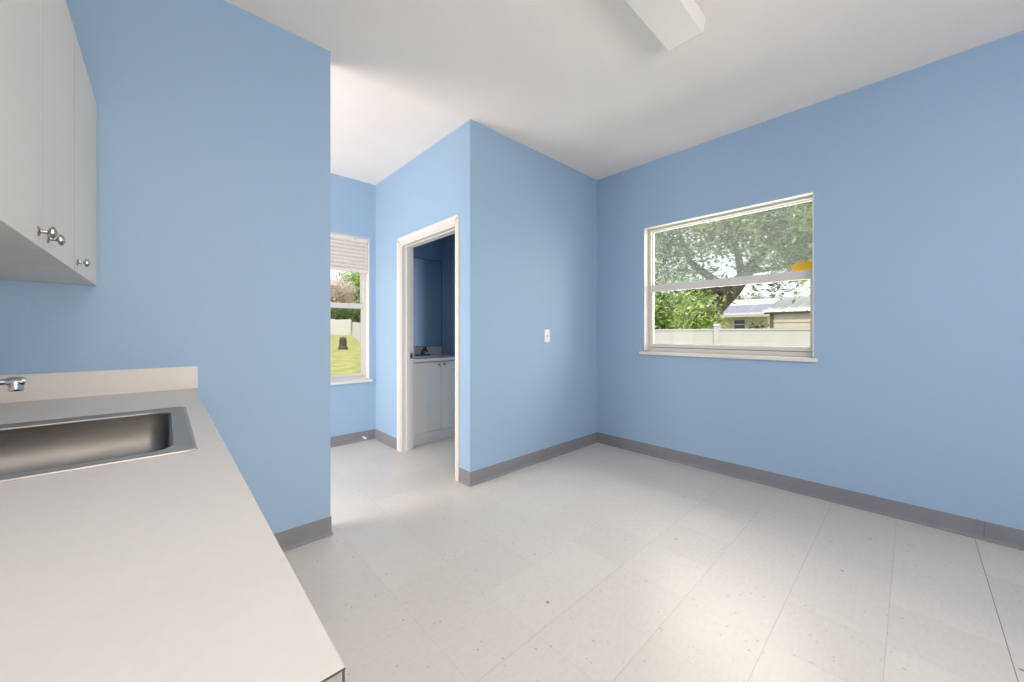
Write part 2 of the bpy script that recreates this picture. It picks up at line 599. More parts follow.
# yellow sticker on the upper pane, lower corner by the near jamb
SX = FX + 0.036 + 0.024 * 0.45
pts = [(0.100, 0.0), (0.118, 0.012), (0.124, 0.036), (0.112, 0.056), (0.084, 0.066), (0.006, 0.066), (0, 0.058), (0.0, 0.010), (0.012, 0.0)]
m = MB().prism(pts, lambda u, v, t: (SX - t, s0 + 0.010 + u, 1.611 + v), 0.0002, 0.0012)
tag(m.build('sticker', M['sticker'], origin=(SX, s0 + 0.07, 1.60)), 'yellow sticker with cut corners on the upper window pane', 'sticker')

# ------------------------------------------------------------------ hall window
w2 = thing('window_2', (1.15, YF, HZ0), kind=S)
FY = YF + 0.07
m = MB()
m.box(HX0, HX0 + 0.006, YF, YF + TH, HZ0 + 0.02, HZ1).box(HX1 - 0.006, HX1, YF, YF + TH, HZ0 + 0.02, HZ1)
m.box(HX0 + 0.006, HX1 - 0.006, YF, YF + TH, HZ1 - 0.006, HZ1)
m.build('reveal_lining', M['trim'], w2)
b0, b1 = HX0 + 0.006, HX1 - 0.006
m = MB()
m.box(b0, b0 + 0.03, FY, FY + 0.07, HZ0 + 0.014, HZ1 - 0.006).box(b1 - 0.03, b1, FY, FY + 0.07, HZ0 + 0.014, HZ1 - 0.006)
m.box(b0 + 0.03, b1 - 0.03, FY, FY + 0.07, HZ1 - 0.036, HZ1 - 0.006).box(b0 + 0.03, b1 - 0.03, FY, FY + 0.07, HZ0 + 0.014, 0.684)
m.build('window_frame', M['vinyl'], w2)
sash(w2, FY + 0.004, b0 + 0.03, b1 - 0.03, 0.687, 1.465, 0.022, 0.03, 0.052, M['glass'], 'y')
sash(w2, FY + 0.036, b0 + 0.03, b1 - 0.03, 1.42, HZ1 - 0.036, 0.016, 0.04, 0.01, M['glass'], 'y')
m = MB().box(HX0 - 0.03, HX1 + 0.025, YF - 0.028, YF, 0.626, 0.654).box(HX0 + 0.0005, HX1 - 0.0005, YF, FY + 0.02, 0.6405, 0.654)
m.build('window_sill', M['trim'], w2, bevel=0.003)
# pleated shade, drawn half up
sh = thing('pleated_shade', (1.15, YF + 0.03, HZ1 - 0.008), 'cream pleated shade drawn part way up at the top of the hall window', 'window shade')
MB().box(b0 + 0.004, b1 - 0.004, YF + 0.006, YF + 0.05, HZ1 - 0.036, HZ1 - 0.008).build('headrail', M['blind'], sh, bevel=0.003)
NP = 8
ztop, zbot = HZ1 - 0.036, 1.822
prof = []
for i in range(NP * 2 + 1):
    z = ztop - (ztop - zbot) * i / (NP * 2)
    prof.append((0.012 if i % 2 == 0 else 0.034, z))
prof += [(u + 0.0035, z) for u, z in prof[::-1]]
MB().prism(prof, lambda u, v, t: (t, YF + u, v), b0 + 0.006, b1 - 0.006).build('pleats', M['blind'], sh)
MB().box(b0 + 0.004, b1 - 0.004, YF + 0.008, YF + 0.042, 1.796, 1.822).build('bottom_rail', M['blind'], sh, bevel=0.004)
MB().box(1.46, 1.475, YF + 0.002, YF + 0.006, HZ1 - 0.034, HZ1 - 0.026).build('bracket_clip', M['nickel'], sh)

# ------------------------------------------------------------------ worktop + base cabinet + sink
CZ = 0.898
CX0, CX1, CY0, CY1 = XL, 0.100, 0.297, YP
SKX0, SKX1, SKY0, SKY1 = -0.505, 0.053, 1.060, 1.704   # sink rim
ct = thing('worktop', (-0.2, 1.3, CZ - 0.038), 'off-white laminate worktop with a low side splash, running under the wall cabinets', 'countertop')
hx0, hx1, hy0, hy1 = SKX0 + 0.02, SKX1 - 0.02, SKY0 + 0.02, SKY1 - 0.02
m = MB()
zz = CZ - 0.0012
m2 = MB()
for (mm, z0, z1, yy0) in ((m, CZ - 0.038, zz, CY0 + 0.0), (m2, zz, CZ, CY0)):
    mm.box(CX0, CX1, yy0, hy0, z0, z1).box(CX0, CX1, hy1, CY1, z0, z1)
    mm.box(CX0, hx0, hy0, hy1, z0, z1).box(hx1, CX1, hy0, hy1, z0, z1)
m.build('core_board', M['core'], ct)
m2.build('laminate_top', M['counter'], ct)
MB().box(CX1, CX1 + 0.0012, CY0, CY1, CZ - 0.038, CZ).build('front_edging', M['counter'], ct)
m = MB().box(CX0, CX1 + 0.0012, CY0 - 0.0006, CY0, CZ - 0.0016, CZ - 0.0002).box(CX1 - 0.0008, CX1 + 0.0010, CY0 - 0.0006, CY0, CZ - 0.038, CZ - 0.0016)
m.build('glue_line', M['dark_edge'], ct)
MB().box(CX0 + 0.019, CX1 + 0.011, CY1 - 0.019, CY1, CZ, CZ + 0.102).build('side_splash', M['counter'], ct, bevel=0.0012)
MB().box(CX0, CX0 + 0.019, CY0, CY1, CZ, CZ + 0.102).build('back_splash', M['counter'], ct, bevel=0.0012)

XB = XL + 0.001
YC = YP - 0.001
bc = thing('base_cabinet', (-0.23, 1.3, 0), 'off-white base cabinet carrying the worktop', 'cabinet')
m = MB().box(XB, 0.066, CY0 + 0.03, SKY0 - 0.03, 0.10, CZ - 0.038).box(XB, 0.066, SKY1 + 0.03, YC, 0.10, CZ - 0.038)
m.box(XB, 0.066, SKY0 - 0.03, SKY1 + 0.03, 0.10, 0.60).box(0.0615, 0.066, SKY0 - 0.03, SKY1 + 0.03, 0.60, CZ - 0.038)
m.build('carcass', M['cab'], bc)
MB().box(XB, 0.0, CY0 + 0.05, YC, 0, 0.10).build('toe_kick', M['base'], bc)
yy = [CY0 + 0.035, 0.78, 1.265, 1.75, YP - 0.004]
for i in range(4):
    dr = MB().box(0.066, 0.084, yy[i] + 0.002, yy[i + 1] - 0.002, 0.115, 0.845).build('door', M['cab'], bc, bevel=0.002)
    ky = yy[i + 1] - 0.05 if i % 2 == 0 else yy[i] + 0.05
    MB().lathe([(0.008, 0), (0.005, 0.003), (0.004, 0.014), (0.012, 0.020), (0.011, 0.026), (0.004, 0.029)], (0.084, ky, 0.79), (1, 0, 0)).build('knob', M['nickel'], dr, smooth=True)

# sink


def rrect(x0, x1, y0, y1, r, z, n=6):
    out = []
    for cx, cy, a0 in ((x1 - r, y1 - r, 0), (x0 + r, y1 - r, 90), (x0 + r, y0 + r, 180), (x1 - r, y0 + r, 270)):
        for k in range(n + 1):
            a = math.radians(a0 + 90 * k / n)
            out.append((cx + r * math.cos(a), cy + r * math.sin(a), z))
    return out


sk = thing('sink', (-0.2, 1.39, CZ), 'stainless steel single bowl drop-in sink set into the white worktop', 'sink')
BX0, BX1, BY0, BY1 = -0.375, 0.012, 1.106, 1.645
rings = [
    rrect(SKX0, SKX1, SKY0, SKY1, 0.018, CZ + 0.0002),
    rrect(SKX0 + 0.002, SKX1 - 0.002, SKY0 + 0.002, SKY1 - 0.002, 0.017, CZ + 0.004),
    rrect(SKX0 + 0.007, SKX1 - 0.007, SKY0 + 0.007, SKY1 - 0.007, 0.016, CZ + 0.0055),
    rrect(SKX0 + 0.012, SKX1 - 0.010, SKY0 + 0.011, SKY1 - 0.011, 0.015, CZ + 0.0050),
    rrect(SKX0 + 0.016, SKX1 - 0.013, SKY0 + 0.014, SKY1 - 0.014, 0.015, CZ + 0.0030),
    rrect(BX0 - 0.006, BX1 + 0.006, BY0 - 0.006, BY1 + 0.006, 0.05, CZ + 0.0028),
    rrect(BX0 - 0.002, BX1 + 0.002, BY0 - 0.002, BY1 + 0.002, 0.048, CZ + 0.0015),
    rrect(BX0, BX1, BY0, BY1, 0.047, CZ - 0.003),
    rrect(BX0 + 0.008, BX1 - 0.008, BY0 + 0.008, BY1 - 0.008, 0.046, CZ - 0.140),
    rrect(BX0 + 0.012, BX1 - 0.012, BY0 + 0.012, BY1 - 0.012, 0.045, CZ - 0.162),
    rrect(BX0 + 0.022, BX1 - 0.022, BY0 + 0.022, BY1 - 0.022, 0.044, CZ - 0.174),
    rrect(BX0 + 0.04, BX1 - 0.04, BY0 + 0.04, BY1 - 0.04, 0.04, CZ - 0.178),
]
def rings_mesh(rs, name, mt, cap):
    m = MB()
    n = len(rs[0])
    for r in rs:
        m.v += r
    for i in range(len(rs) - 1):
        for k in range(n):
            m.f.append((i * n + k, i * n + (k + 1) % n, (i + 1) * n + (k + 1) % n, (i + 1) * n + k))
    if cap:
        m.f.append(tuple((len(rs) - 1) * n + k for k in range(n)))
    o = m.build(name, mt, sk, smooth=True)
    for p in o.data.polygons:
        p.use_smooth = True
    so = o.modifiers.new('thick', 'SOLIDIFY')
    so.thickness = 0.0012
    so.offset = -1


rings_mesh(rings[:8], 'rim', M['rim'], False)
rings_mesh(rings[7:], 'basin', M['steel'], True)
MB().lathe([(0.044, 0), (0.044, 0.002), (0.036, 0.003), (0.032, 0.0005), (0.0, 0.0005)], (-0.18, 1.39, CZ - 0.1765), (0, 0, 1), 24).build('drain', M['chrome'], sk, smooth=True)

# faucet behind the bowl
fc = thing('sink_faucet', (-0.445, 1.39, CZ + 0.003), 'chrome kitchen faucet with its spout reaching over the steel sink', 'faucet')
MB().prism([(p[0], p[1]) for p in rrect(-0.470, -0.418, 1.29, 1.49, 0.025, 0)], lambda u, v, t: (u, v, t), CZ + 0.0032, CZ + 0.015).build('base_plate', M['chrome'], fc, bevel=0.003)
MB().lathe([(0.024, 0), (0.022, 0.03), (0.018, 0.045), (0.018, 0.13), (0.021, 0.14), (0.020, 0.165), (0.008, 0.172)], (-0.445, 1.39, CZ + 0.015), (0, 0, 1), 24).build('body', M['chrome'], fc, smooth=True)
zs = 1.043
MB().tube([(-0.44, 1.39, zs - 0.004), (-0.36, 1.39, zs), (-0.262, 1.39, zs + 0.001)], [0.0085, 0.0075, 0.007]).build('spout', M['chrome'], fc, smooth=True)
m = MB().tube([(-0.262, 1.39, zs + 0.001), (-0.256, 1.39, zs + 0.001), (-0.238, 1.39, zs + 0.000), (-0.234, 1.39, zs - 0.001)], [0.0075, 0.0105, 0.0105, 0.007])
m.build('spout_end', M['chrome'], fc, smooth=True)
MB().lathe([(0.0105, -0.022), (0.0115, -0.020), (0.0115, -0.013), (0.0100, -0.0125), (0.0100, -0.011), (0.0112, -0.0105), (0.0110, -0.001)], (-0.248, 1.39, zs + 0.001), (0, 0, 1), 20).build('aerator', M['chrome'], fc, smooth=True)
MB().tube([(-0.445, 1.39, CZ + 0.185), (-0.40, 1.39, CZ + 0.215), (-0.36, 1.39, CZ + 0.225)], [0.009, 0.007, 0.006]).build('lever', M['chrome'], fc, smooth=True)

# ------------------------------------------------------------------ wall cabinets


def wall_cabinet(y0, y1, splits, label, knobs):
    o = thing('wall_cabinet', (XL, (y0 + y1) / 2, 1.345), label, 'cabinet', 'wall cabinets above the worktop')
    z0, z1, xf = 1.345, 2.083, -0.203
    m = MB()
    m.box(XL, xf - 0.0235, y0, y0 + 0.016, z0 + 0.003, z1).box(XL, xf - 0.021, y1 - 0.016, y1, z0 + 0.003, z1)
    m.box(XL, xf - 0.021, y0 + 0.016, y1 - 0.016, z1 - 0.016, z1).box(XL, xf - 0.021, y0 + 0.016, y1 - 0.016, z0 + 0.003, z0 + 0.019)
    m.box(XL, XL + 0.006, y0 + 0.016, y1 - 0.016, z0 + 0.019, z1 - 0.016)
    m.build("carcass", M["cab"], o)
    MB().box(XL + 0.006, xf - 0.03, y0 + 0.016, y1 - 0.016, 1.70, 1.716).build('shelf', M['cab'], o)
    for i in range(len(splits) - 1):
        dr = MB().box(xf - 0.019, xf, splits[i] + 0.0022, splits[i + 1] - 0.0022, z0, z1).build('door', M['cab'], o)
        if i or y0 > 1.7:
            MB().box(xf - 0.018, xf - 0.0003, splits[i] + 0.0014, splits[i] + 0.0022, z0 + 0.001, z1 - 0.001).build('gap_shade', M['core'], dr)  # dark strip puts the shade of the door gap into the colour
        ky = knobs[i]
        b = (xf, ky, z0 + 0.032)
        MB().lathe([(0.0105, 0), (0.0105, 0.0015), (0.007, 0.003), (0.0045, 0.004), (0.004, 0.013), (0.006, 0.0155), (0.0115, 0.017), (0.0135, 0.020), (0.013, 0.0235), (0.0105, 0.0245), (0.009, 0.0235), (0.0065, 0.0265), (0.002, 0.0275)], b, (1, 0, 0), 22).build('knob', M['nickel'], dr, smooth=True)
    return o


wall_cabinet(1.7505, YP - 0.002, [1.7505, YP - 0.002], 'off-white single-door wall cabinet against the blue end wall, one pewter knob', [1.795])
wall_cabinet(0.945, 1.748, [0.945, 1.347, 1.748], 'off-white double-door wall cabinet with two pewter knobs close together', [1.302, 1.392])

# ------------------------------------------------------------------ ceiling fixtures


M['fill_lens'] = mat('fill_diffuser', (0.8, 0.8, 0.78), 0.35, emis=(1, 0.95, 0.86), es=4)  # glowing lens of the added rear fixture


def fixture(x0, x1, y0, y1, label, lens='lens', group=None):
    yc = (y0 + y1) / 2
    o = thing('ceiling_light', ((x0 + x1) / 2, yc, H), label, 'ceiling light', group)
    MB().box(x0 + 0.012, x1 - 0.012, y0 - 0.012, y1 + 0.012, H - 0.035, H).build('housing', M['can'], o, bevel=0.003)
    zb = H - 0.094
    prof = [(y0 - 0.014, H - 0.028), (y0 - 0.012, H - 0.05), (y0 - 0.001, zb + 0.003), (y0 + 0.003, zb), (y1 - 0.003, zb), (y1 + 0.001, zb + 0.003), (y1 + 0.012, H - 0.05), (y1 + 0.014, H - 0.028)]
    MB().prism(prof, lambda u, v, t: (t, u, v), x0 + 0.004, x1 - 0.004).build('diffuser', M[lens], o, smooth=True)
    for xa, xb in ((x0, x0 + 0.004), (x1 - 0.004, x1)):
        pr = [(yc + (u - yc) * 1.02, v - (0.0015 if v < H - 0.06 else 0)) for u, v in prof]
        MB().prism([(u, v) for u, v in pr], lambda u, v, t: (t, u, v), xa, xb).build('end_cap', M['can'], o)
        for yq in (y0 - 0.002, y1 - 0.006):
            MB().box(xa - 0.003, xb + 0.003, yq, yq + 0.008, zb - 0.003, zb + 0.006).build('clip', M['plate'], o, bevel=0.001)
    return o


fixture(0.76, 1.985, 0.718, 0.893, 'white wraparound fluorescent ceiling light, unlit, over the middle of the room')

fixture(-0.26, 0.965, -0.99, -0.81, 'added fill lamp shaped as a white wraparound ceiling light, out of view over the near end of the worktop', 'fill_lens')

# ------------------------------------------------------------------ small wall things
sw = thing('light_switch', (2.542, YP, 1.125), 'small white single switch plate on the blue partition wall', 'light switch')
MB().box(2.507, 2.577, YP - 0.006, YP, 1.068, 1.182).build('plate', M['plate'], sw, bevel=0.003)
MB().box(2.538, 2.547, YP - 0.014, YP - 0.006, 1.114, 1.134).build('toggle', M['nickel'], sw, bevel=0.001)
for z in (1.095, 1.155):
    MB().lathe([(0.003, 0), (0.0025, 0.0012)], (2.542, YP - 0.006, z), (0, -1, 0), 10).build('screw', M['nickel'], sw)
m = MB().lathe([(0.003, 0), (0.003, 0.001), (0.006, 0.004), (0.005, 0.006)], (2.521, YP, 1.825), (0, -1, 0), 10)
tag(m.build('screw', M['nickel'], origin=(2.521, YP, 1.825)), 'tiny dark screw left in the blue partition high above the switch plate', 'screw')
ds = thing('doorstop', (1.545, YF - 0.004, 0.04), 'small white doorstop on the grey baseboard below the hall window', 'doorstop')
MB().lathe([(0.011, 0), (0.011, 0.004), (0.006, 0.006), (0.006, 0.045)], (1.545, YF - 0.004, 0.042), (0, -1, 0), 14).build('stem', M['plate'], ds, smooth=True)
MB().lathe([(0.009, 0.045), (0.012, 0.048), (0.012, 0.062), (0.009, 0.066)], (1.545, YF - 0.004, 0.042), (0, -1, 0), 14).build('rubber_tip', M['plate'], ds, smooth=True)

# ------------------------------------------------------------------ washroom vanity, mirror, faucet
vn = thing('vanity', (2.16, 3.70, 0), 'white two-door washroom vanity seen through the doorway, with a low backsplash', 'vanity')
vx0, vx1, vy = XD + T + 0.004, BXR - 0.002, 3.44
VZ = 0.885
m = MB().box(vx0, vx1, vy + 0.02, YF - 0.001, 0.115, 0.70).box(vx0, vx1, vy + 0.02, vy + 0.06, 0.70, VZ - 0.03)
m.box(vx0, vx0 + 0.016, vy + 0.06, YF - 0.001, 0.70, VZ - 0.03).box(vx1 - 0.016, vx1, vy + 0.06, YF - 0.001, 0.70, VZ - 0.03)
m.build('carcass', M['cab'], vn)
MB().box(vx0, vx1, vy + 0.012, vy + 0.03, 0, 0.115).build('toe_kick', M['cab'], vn)
xm = 2.166
for (xa, xb, kx) in ((vx0 + 0.004, xm - 0.0015, xm - 0.034), (xm + 0.0015, vx1 - 0.004, xm + 0.034)):
    dr = MB().box(xa, xb, vy, vy + 0.018, 0.12, VZ - 0.042).build('door', M['cab'], vn, bevel=0.002)
    MB().lathe([(0.009, 0), (0.005, 0.004), (0.005, 0.014), (0.014, 0.020), (0.013, 0.026), (0.004, 0.029)], (kx, vy, 0.815), (0, -1, 0), 18).build('knob', M['nickel'], dr, smooth=True)
MB().box(vx0, vx1, vy - 0.022, YF - 0.001, VZ - 0.03, VZ).build('vanity_top', M['counter'], vn, bevel=0.002)
MB().box(vx0, vx1, YF - 0.02, YF - 0.001, VZ, 0.985).build('backsplash', M['counter'], vn, bevel=0.001)
bs = MB()
oval = [(2.06 + 0.20 * math.cos(a * math.pi / 16), 3.70 + 0.15 * math.sin(a * math.pi / 16)) for a in range(32)]
bs.prism(oval, lambda u, v, t: (u, v, t), VZ, VZ + 0.006)
bs.build('basin_rim', M['plate'], vn, bevel=0.003)
mr = thing('wall_mirror', (2.16, YF, 1.5), 'frameless rectangular mirror above the washroom vanity', 'mirror')
MB().box(vx0, 2.508, YF - 0.006, YF - 0.0005, 0.990, 2.03).build('glass', M['mirror'], mr)
m = MB().box(vx0, 2.508, YF - 0.0075, YF - 0.0005, 2.03, 2.036).box(vx0, 2.508, YF - 0.0075, YF - 0.0005, 0.9855, 0.990).box(2.508, 2.5115, YF - 0.0075, YF - 0.0005, 0.9855, 2.036)
m.build('edge_channel', M['dark_metal'], mr)
vf = thing('washroom_faucet', (2.13, 3.88, VZ), 'small dark centre-set faucet on the washroom vanity top', 'faucet')
fx, fy = 2.195 - 0.01, 3.86
MB().prism([(p[0], p[1]) for p in rrect(fx - 0.095, fx + 0.095, fy - 0.024, fy + 0.024, 0.02, 0)], lambda u, v, t: (u, v, t), VZ + 0.001, VZ + 0.018).build('base_plate', M['dark_metal'], vf, bevel=0.003)
MB().tube([(fx, fy, VZ + 0.018), (fx, fy, VZ + 0.045), (fx, fy - 0.02, VZ + 0.075), (fx, fy - 0.07, VZ + 0.075), (fx, fy - 0.10, VZ + 0.055)], [0.024, 0.021, 0.017, 0.013, 0.011]).build('spout', M['dark_metal'], vf, smooth=True)
MB().tube([(fx, fy, VZ + 0.06), (fx + 0.02, fy + 0.01, VZ + 0.09), (fx + 0.055, fy + 0.012, VZ + 0.10)], [0.014, 0.010, 0.007]).build('handle', M['dark_metal'], vf, smooth=True)

# ------------------------------------------------------------------ outdoors


def gz(x, y):
    return -0.238 + 0.0324 * max(y, 0)


m = MB()
xs = [-14, 3.5, 20, 45, 90]
ys = [-30, 0, 4.2, 30, 60, 120]
for y in ys:
    for x in xs:
        m.v.append((x, y, gz(x, y) - 0.002))
nx = len(xs)
for j in range(len(ys) - 1):
    for i in range(nx - 1):
        if xs[i] < 3.4 and ys[j] < 4.1:
            continue
        m.f.append((j * nx + i, j * nx + i + 1, (j + 1) * nx + i + 1, (j + 1) * nx + i))
tag(m.build('lawn', M['grass']), kind=S)

RAYS = (math.sin(YAW), math.cos(YAW))


def at(px, t):
    u = (px - 512) / F_PX
    return (t * (RAYS[0] + u * RAYS[1]), t * (RAYS[1] - u * RAYS[0]))


def zat(py, t):
    return CAM_H + (332.5 - py) / F_PX * t


def atX(px, X):
    u = (px - 512) / F_PX
    t = X / (RAYS[0] + u * RAYS[1])
    return t * (RAYS[1] - u * RAYS[0]), t


# vinyl fence seen through the room's window
fn = thing('vinyl_fence', (10.9, 3.5, gz(0, 3.5)), 'white vinyl privacy fence with a capped post outside the room window', 'fence')
ZT = 1.255
FXX = 10.9
py_, t_ = atX(717, FXX)
posts = [py_ - 2.44, py_, py_ + 2.44, py_ + 4.88]
for y in posts:
    po = MB().box(FXX - 0.064, FXX + 0.064, y - 0.064, y + 0.064, gz(0, y) - 0.01, ZT + 0.07).build('post', M['fence'], fn, bevel=0.004)
    MB().prism([(-0.075, 0), (0.075, 0), (0.075, 0.02), (0.0, 0.065), (-0.075, 0.02)], lambda u, v, t, y=y: (FXX + u, y + t, ZT + 0.07 + v), -0.075, 0.075).build('post_cap', M['fence'], po)
for i in range(3):
    y0, y1 = posts[i] + 0.064, posts[i + 1] - 0.064
    MB().box(FXX - 0.012, FXX + 0.012, y0, y1, 0.05, ZT - 0.02).build('panel', M['fence'], fn)
    MB().box(FXX - 0.03, FXX + 0.03, y0, y1, ZT - 0.045, ZT).build('rail', M['fence'], fn, bevel=0.003)
    MB().box(FXX - 0.03, FXX + 0.03, y0, y1, 0.80, 0.875).build('rail', M['fence'], fn, bevel=0.003)
    MB().box(FXX - 0.03, FXX + 0.03, y0, y1, 0.0, 0.09).build('rail', M['fence'], fn, bevel=0.003)

# block wall beyond the hall window (two runs)


def fence_run(name, p, q, h, label):
    o = thing(name, (p[0], p[1], gz(*p)), label, 'fence', 'white boundary fence')
    a, b = Vector(p), Vector(q)
    d = (b - a)
    n = Vector((-d.y, d.x)).normalized() * 0.06
    L = d.length
    k = max(1, round(L / 2.4))
    for i in range(k):
        s, e = a + d * i / k, a + d * (i + 1) / k
        z0 = min(gz(*s), gz(*e)) - 0.1
        z1 = max(gz(*s), gz(*e)) + h
        m = MB()
        c = [s + n, e + n, e - n, s - n]
        m.v = [(x, y, z0) for x, y in c] + [(x, y, z1) for x, y in c]
        m.f = [(0, 1, 2, 3), (4, 5, 6, 7), (0, 1, 5, 4), (1, 2, 6, 5), (2, 3, 7, 6), (3, 0, 4, 7)]
        m.build('panel', M['fence'], o)
    return o


pc = at(351, 34)
fence_run('boundary_fence', at(290, 38), pc, 1.40, 'long white boundary fence across the back of the lawn, taller run left of the step')
pc2 = (pc[0] + 0.1, pc[1] - 0.2)
fence_run('boundary_fence', pc2, at(364, 20.5), 1.16, 'lower white boundary fence run coming forward on the right of the lawn')

# small dark stump on the lawn
bx_, by_ = at(343, 17.7)
z0 = gz(bx_, by_)
fd = thing('tree_stump', (bx_, by_, z0), 'small dark square-topped stump standing on the lawn before the white fence', 'stump')
MB().lathe([(0.24, -0.03), (0.21, 0.08), (0.17, 0.16), (0.165, 0.42), (0.15, 0.50)], (bx_, by_, z0), (0, 0, 1), 12).build('trunk', M['char'], fd)
MB().lathe([(0.14, 0.50), (0.14, 0.56), (0.05, 0.60)], (bx_, by_, z0), (0, 0, 1), 10).build('cap', M['bark'], fd)


def foliage(name, blobs, n, size, mt, parent, seed, flat=0.75, cluster=14):
    """blobs = [(x,y,z,rx,ry,rz)]: leaves scattered in twigs through the blob shells"""
    rnd = random.Random(seed)
    vol = [b[3] * b[4] * b[5] for b in blobs]
    tot = sum(vol)
    V, Fc = [], []
    for b, vv in zip(blobs, vol):
        cnt = max(4, int(n * vv / tot / cluster))
        for _ in range(cnt):
            while True:
                d = Vector((rnd.uniform(-1, 1), rnd.uniform(-1, 1), rnd.uniform(-1, 1)))
                if 0.05 < d.length < 1:
                    break
            d = d.normalized() * (d.length ** 0.45)
            c = Vector((b[0] + d.x * b[3], b[1] + d.y * b[4], b[2] + d.z * b[5]))
            sp = size * 2.4
            for _ in range(cluster):
                p = c + Vector((rnd.gauss(0, sp), rnd.gauss(0, sp), rnd.gauss(0, sp * flat)))
                ax = Vector((rnd.gauss(0, 1), rnd.gauss(0, 1), rnd.gauss(0, 0.5))).normalized()
                up = Vector((rnd.gauss(0, 0.6), rnd.gauss(0, 0.6), 1)).normalized()
                sd_ = ax.cross(up)
                if sd_.length < 1e-3:
                    continue
                sd_.normalize()
                L = size * rnd.uniform(0.7, 1.3)
                W = L * 0.34
                o = len(V)
                V += [tuple(p - ax * L), tuple(p + sd_ * W), tuple(p + ax * L), tuple(p - sd_ * W)]
                Fc.append((o, o + 1, o + 2, o + 3))
    me = bpy.data.meshes.new(name)
    org = Vector(parent['_org'])
    me.from_pydata([tuple(Vector(v) - org) for v in V], [], Fc)
    me.materials.append(mt)
    o = bpy.data.objects.new(name, me)
    C.objects.link(o)
    o.parent = parent
    return o


# big oak behind the fence
ox, oy = at(704, 16)
oz = gz(ox, oy)
oak = thing('oak_tree', (ox, oy, oz), 'large leaning oak with a dark trunk whose crown fills the upper window pane', 'tree')


def pt(px, py, t):
    x, y = at(px, t)
    return (x, y, zat(py, t))


m = MB().tube([(ox, oy, oz - 0.05), pt(706, 322, 16), pt(717, 308, 15.9), pt(733, 291, 15.7), pt(747, 272, 15.4), pt(768, 246, 15), pt(790, 215, 14.6), pt(800, 170, 14.5)],
              [0.42, 0.36, 0.30, 0.29, 0.25, 0.20, 0.14, 0.06], 14)
m.build('trunk', M['bark'], oak, smooth=True)
m = MB().tube([pt(735, 289, 15.7), pt(715, 281, 16.2), pt(690, 262, 16.6), pt(676, 225, 17), pt(665, 180, 17)], [0.20, 0.17, 0.13, 0.09, 0.05], 10)
m.build('branch', M['bark'], oak, smooth=True)
m = MB().tube([pt(733, 291, 15.7), pt(718, 290, 15.9), pt(700, 294, 16.1), pt(682, 288, 16.3)], [0.24, 0.22, 0.17, 0.10], 10)
m.build('branch', M['bark'], oak, smooth=True)
m = MB().tube([pt(742, 279, 15.5), pt(738, 255, 16), pt(728, 225, 16.4), pt(722, 185, 16.6)], [0.16, 0.13, 0.09, 0.05], 10)
m.build('branch', M['bark'], oak, smooth=True)
m = MB().tube([pt(747, 272, 15.4), pt(775, 268, 14.8), pt(800, 262, 14.2), pt(830, 250, 13.8)], [0.12, 0.09, 0.07, 0.04], 10)
m.build('branch', M['bark'], oak, smooth=True)
bl = []
for (px, py, t, rx, rz) in [(660, 215, 15.5, 1.3, 1.1), (690, 235, 16, 1.3, 1.0), (665, 262, 16.5, 1.1, 0.8), (690, 278, 16.8, 1.0, 0.6), (650, 288, 17, 0.9, 0.6),
                            (720, 205, 15.5, 1.4, 1.0), (735, 232, 14.5, 1.2, 0.8), (755, 205, 14.5, 1.3, 1.0), (770, 240, 14, 1.2, 0.9), (795, 215, 13.5, 1.3, 1.1),
                            (800, 250, 13.5, 1.0, 0.8), (785, 272, 13.5, 0.8, 0.35), (806, 278, 13.2, 0.75, 0.4), (830, 240, 13, 1.3, 1.2), (765, 180, 14, 1.8, 1.0),
                            (700, 165, 16, 2.0, 1.2), (640, 190, 16, 1.8, 1.4), (820, 170, 13.5, 1.8, 1.2), (700, 293, 16.6, 0.8, 0.45), (714, 296, 16.4, 0.5, 0.40), (725, 287, 16.2, 0.4, 0.25), (712, 300, 16.6, 0.5, 0.3), (620, 250, 16, 1.6, 1.4), (772, 282, 13.6, 0.35, 0.15),
                            (718, 252, 16, 0.6, 0.5), (750, 262, 14.5, 0.6, 0.3)]:
    x, y = at(px, t)
    bl.append((x, y, zat(py, t), rx, rx, rz))
foliage('foliage', bl, 29000, 0.14, M['oak_leaf'], oak, 3)

# bright bush in front of the neighbour's house
bx_, by_ = at(680, 12.8)
z0 = gz(bx_, by_)
bu = thing('leafy_bush', (bx_, by_, z0), 'bright green leafy bush rising behind the white vinyl fence', 'bush')
m = MB()
for k in range(5):
    a = k * 1.3
    m.tube([(bx_ + 0.1 * math.cos(a), by_ + 0.1 * math.sin(a), z0 - 0.02), (bx_ + 0.4 * math.cos(a), by_ + 0.4 * math.sin(a), z0 + 1.0), (bx_ + 0.8 * math.cos(a), by_ + 0.8 * math.sin(a), z0 + 1.9)], [0.04, 0.03, 0.015], 8)
m.build('stem', M['bark'], bu, smooth=True)
bl = []
for (px, py, t, r, rz) in [(663, 306, 12.6, 0.42, 0.40), (680, 303, 12.4, 0.45, 0.42), (696, 308, 12.6, 0.42, 0.40), (672, 320, 12.5, 0.50, 0.35), (690, 324, 12.5, 0.5, 0.35), (704, 322, 12.7, 0.32, 0.28),
                           (703, 300, 12.9, 0.22, 0.22), (645, 315, 12.7, 0.5, 0.5), (680, 335, 12.6, 0.9, 0.5), (652, 335, 12.6, 0.6, 0.4)]:
    x, y = at(px, t)
    bl.append((x, y, zat(py, t), r, r, rz))
foliage('foliage', bl, 6500, 0.11, M['bush_leaf'], bu, 5)

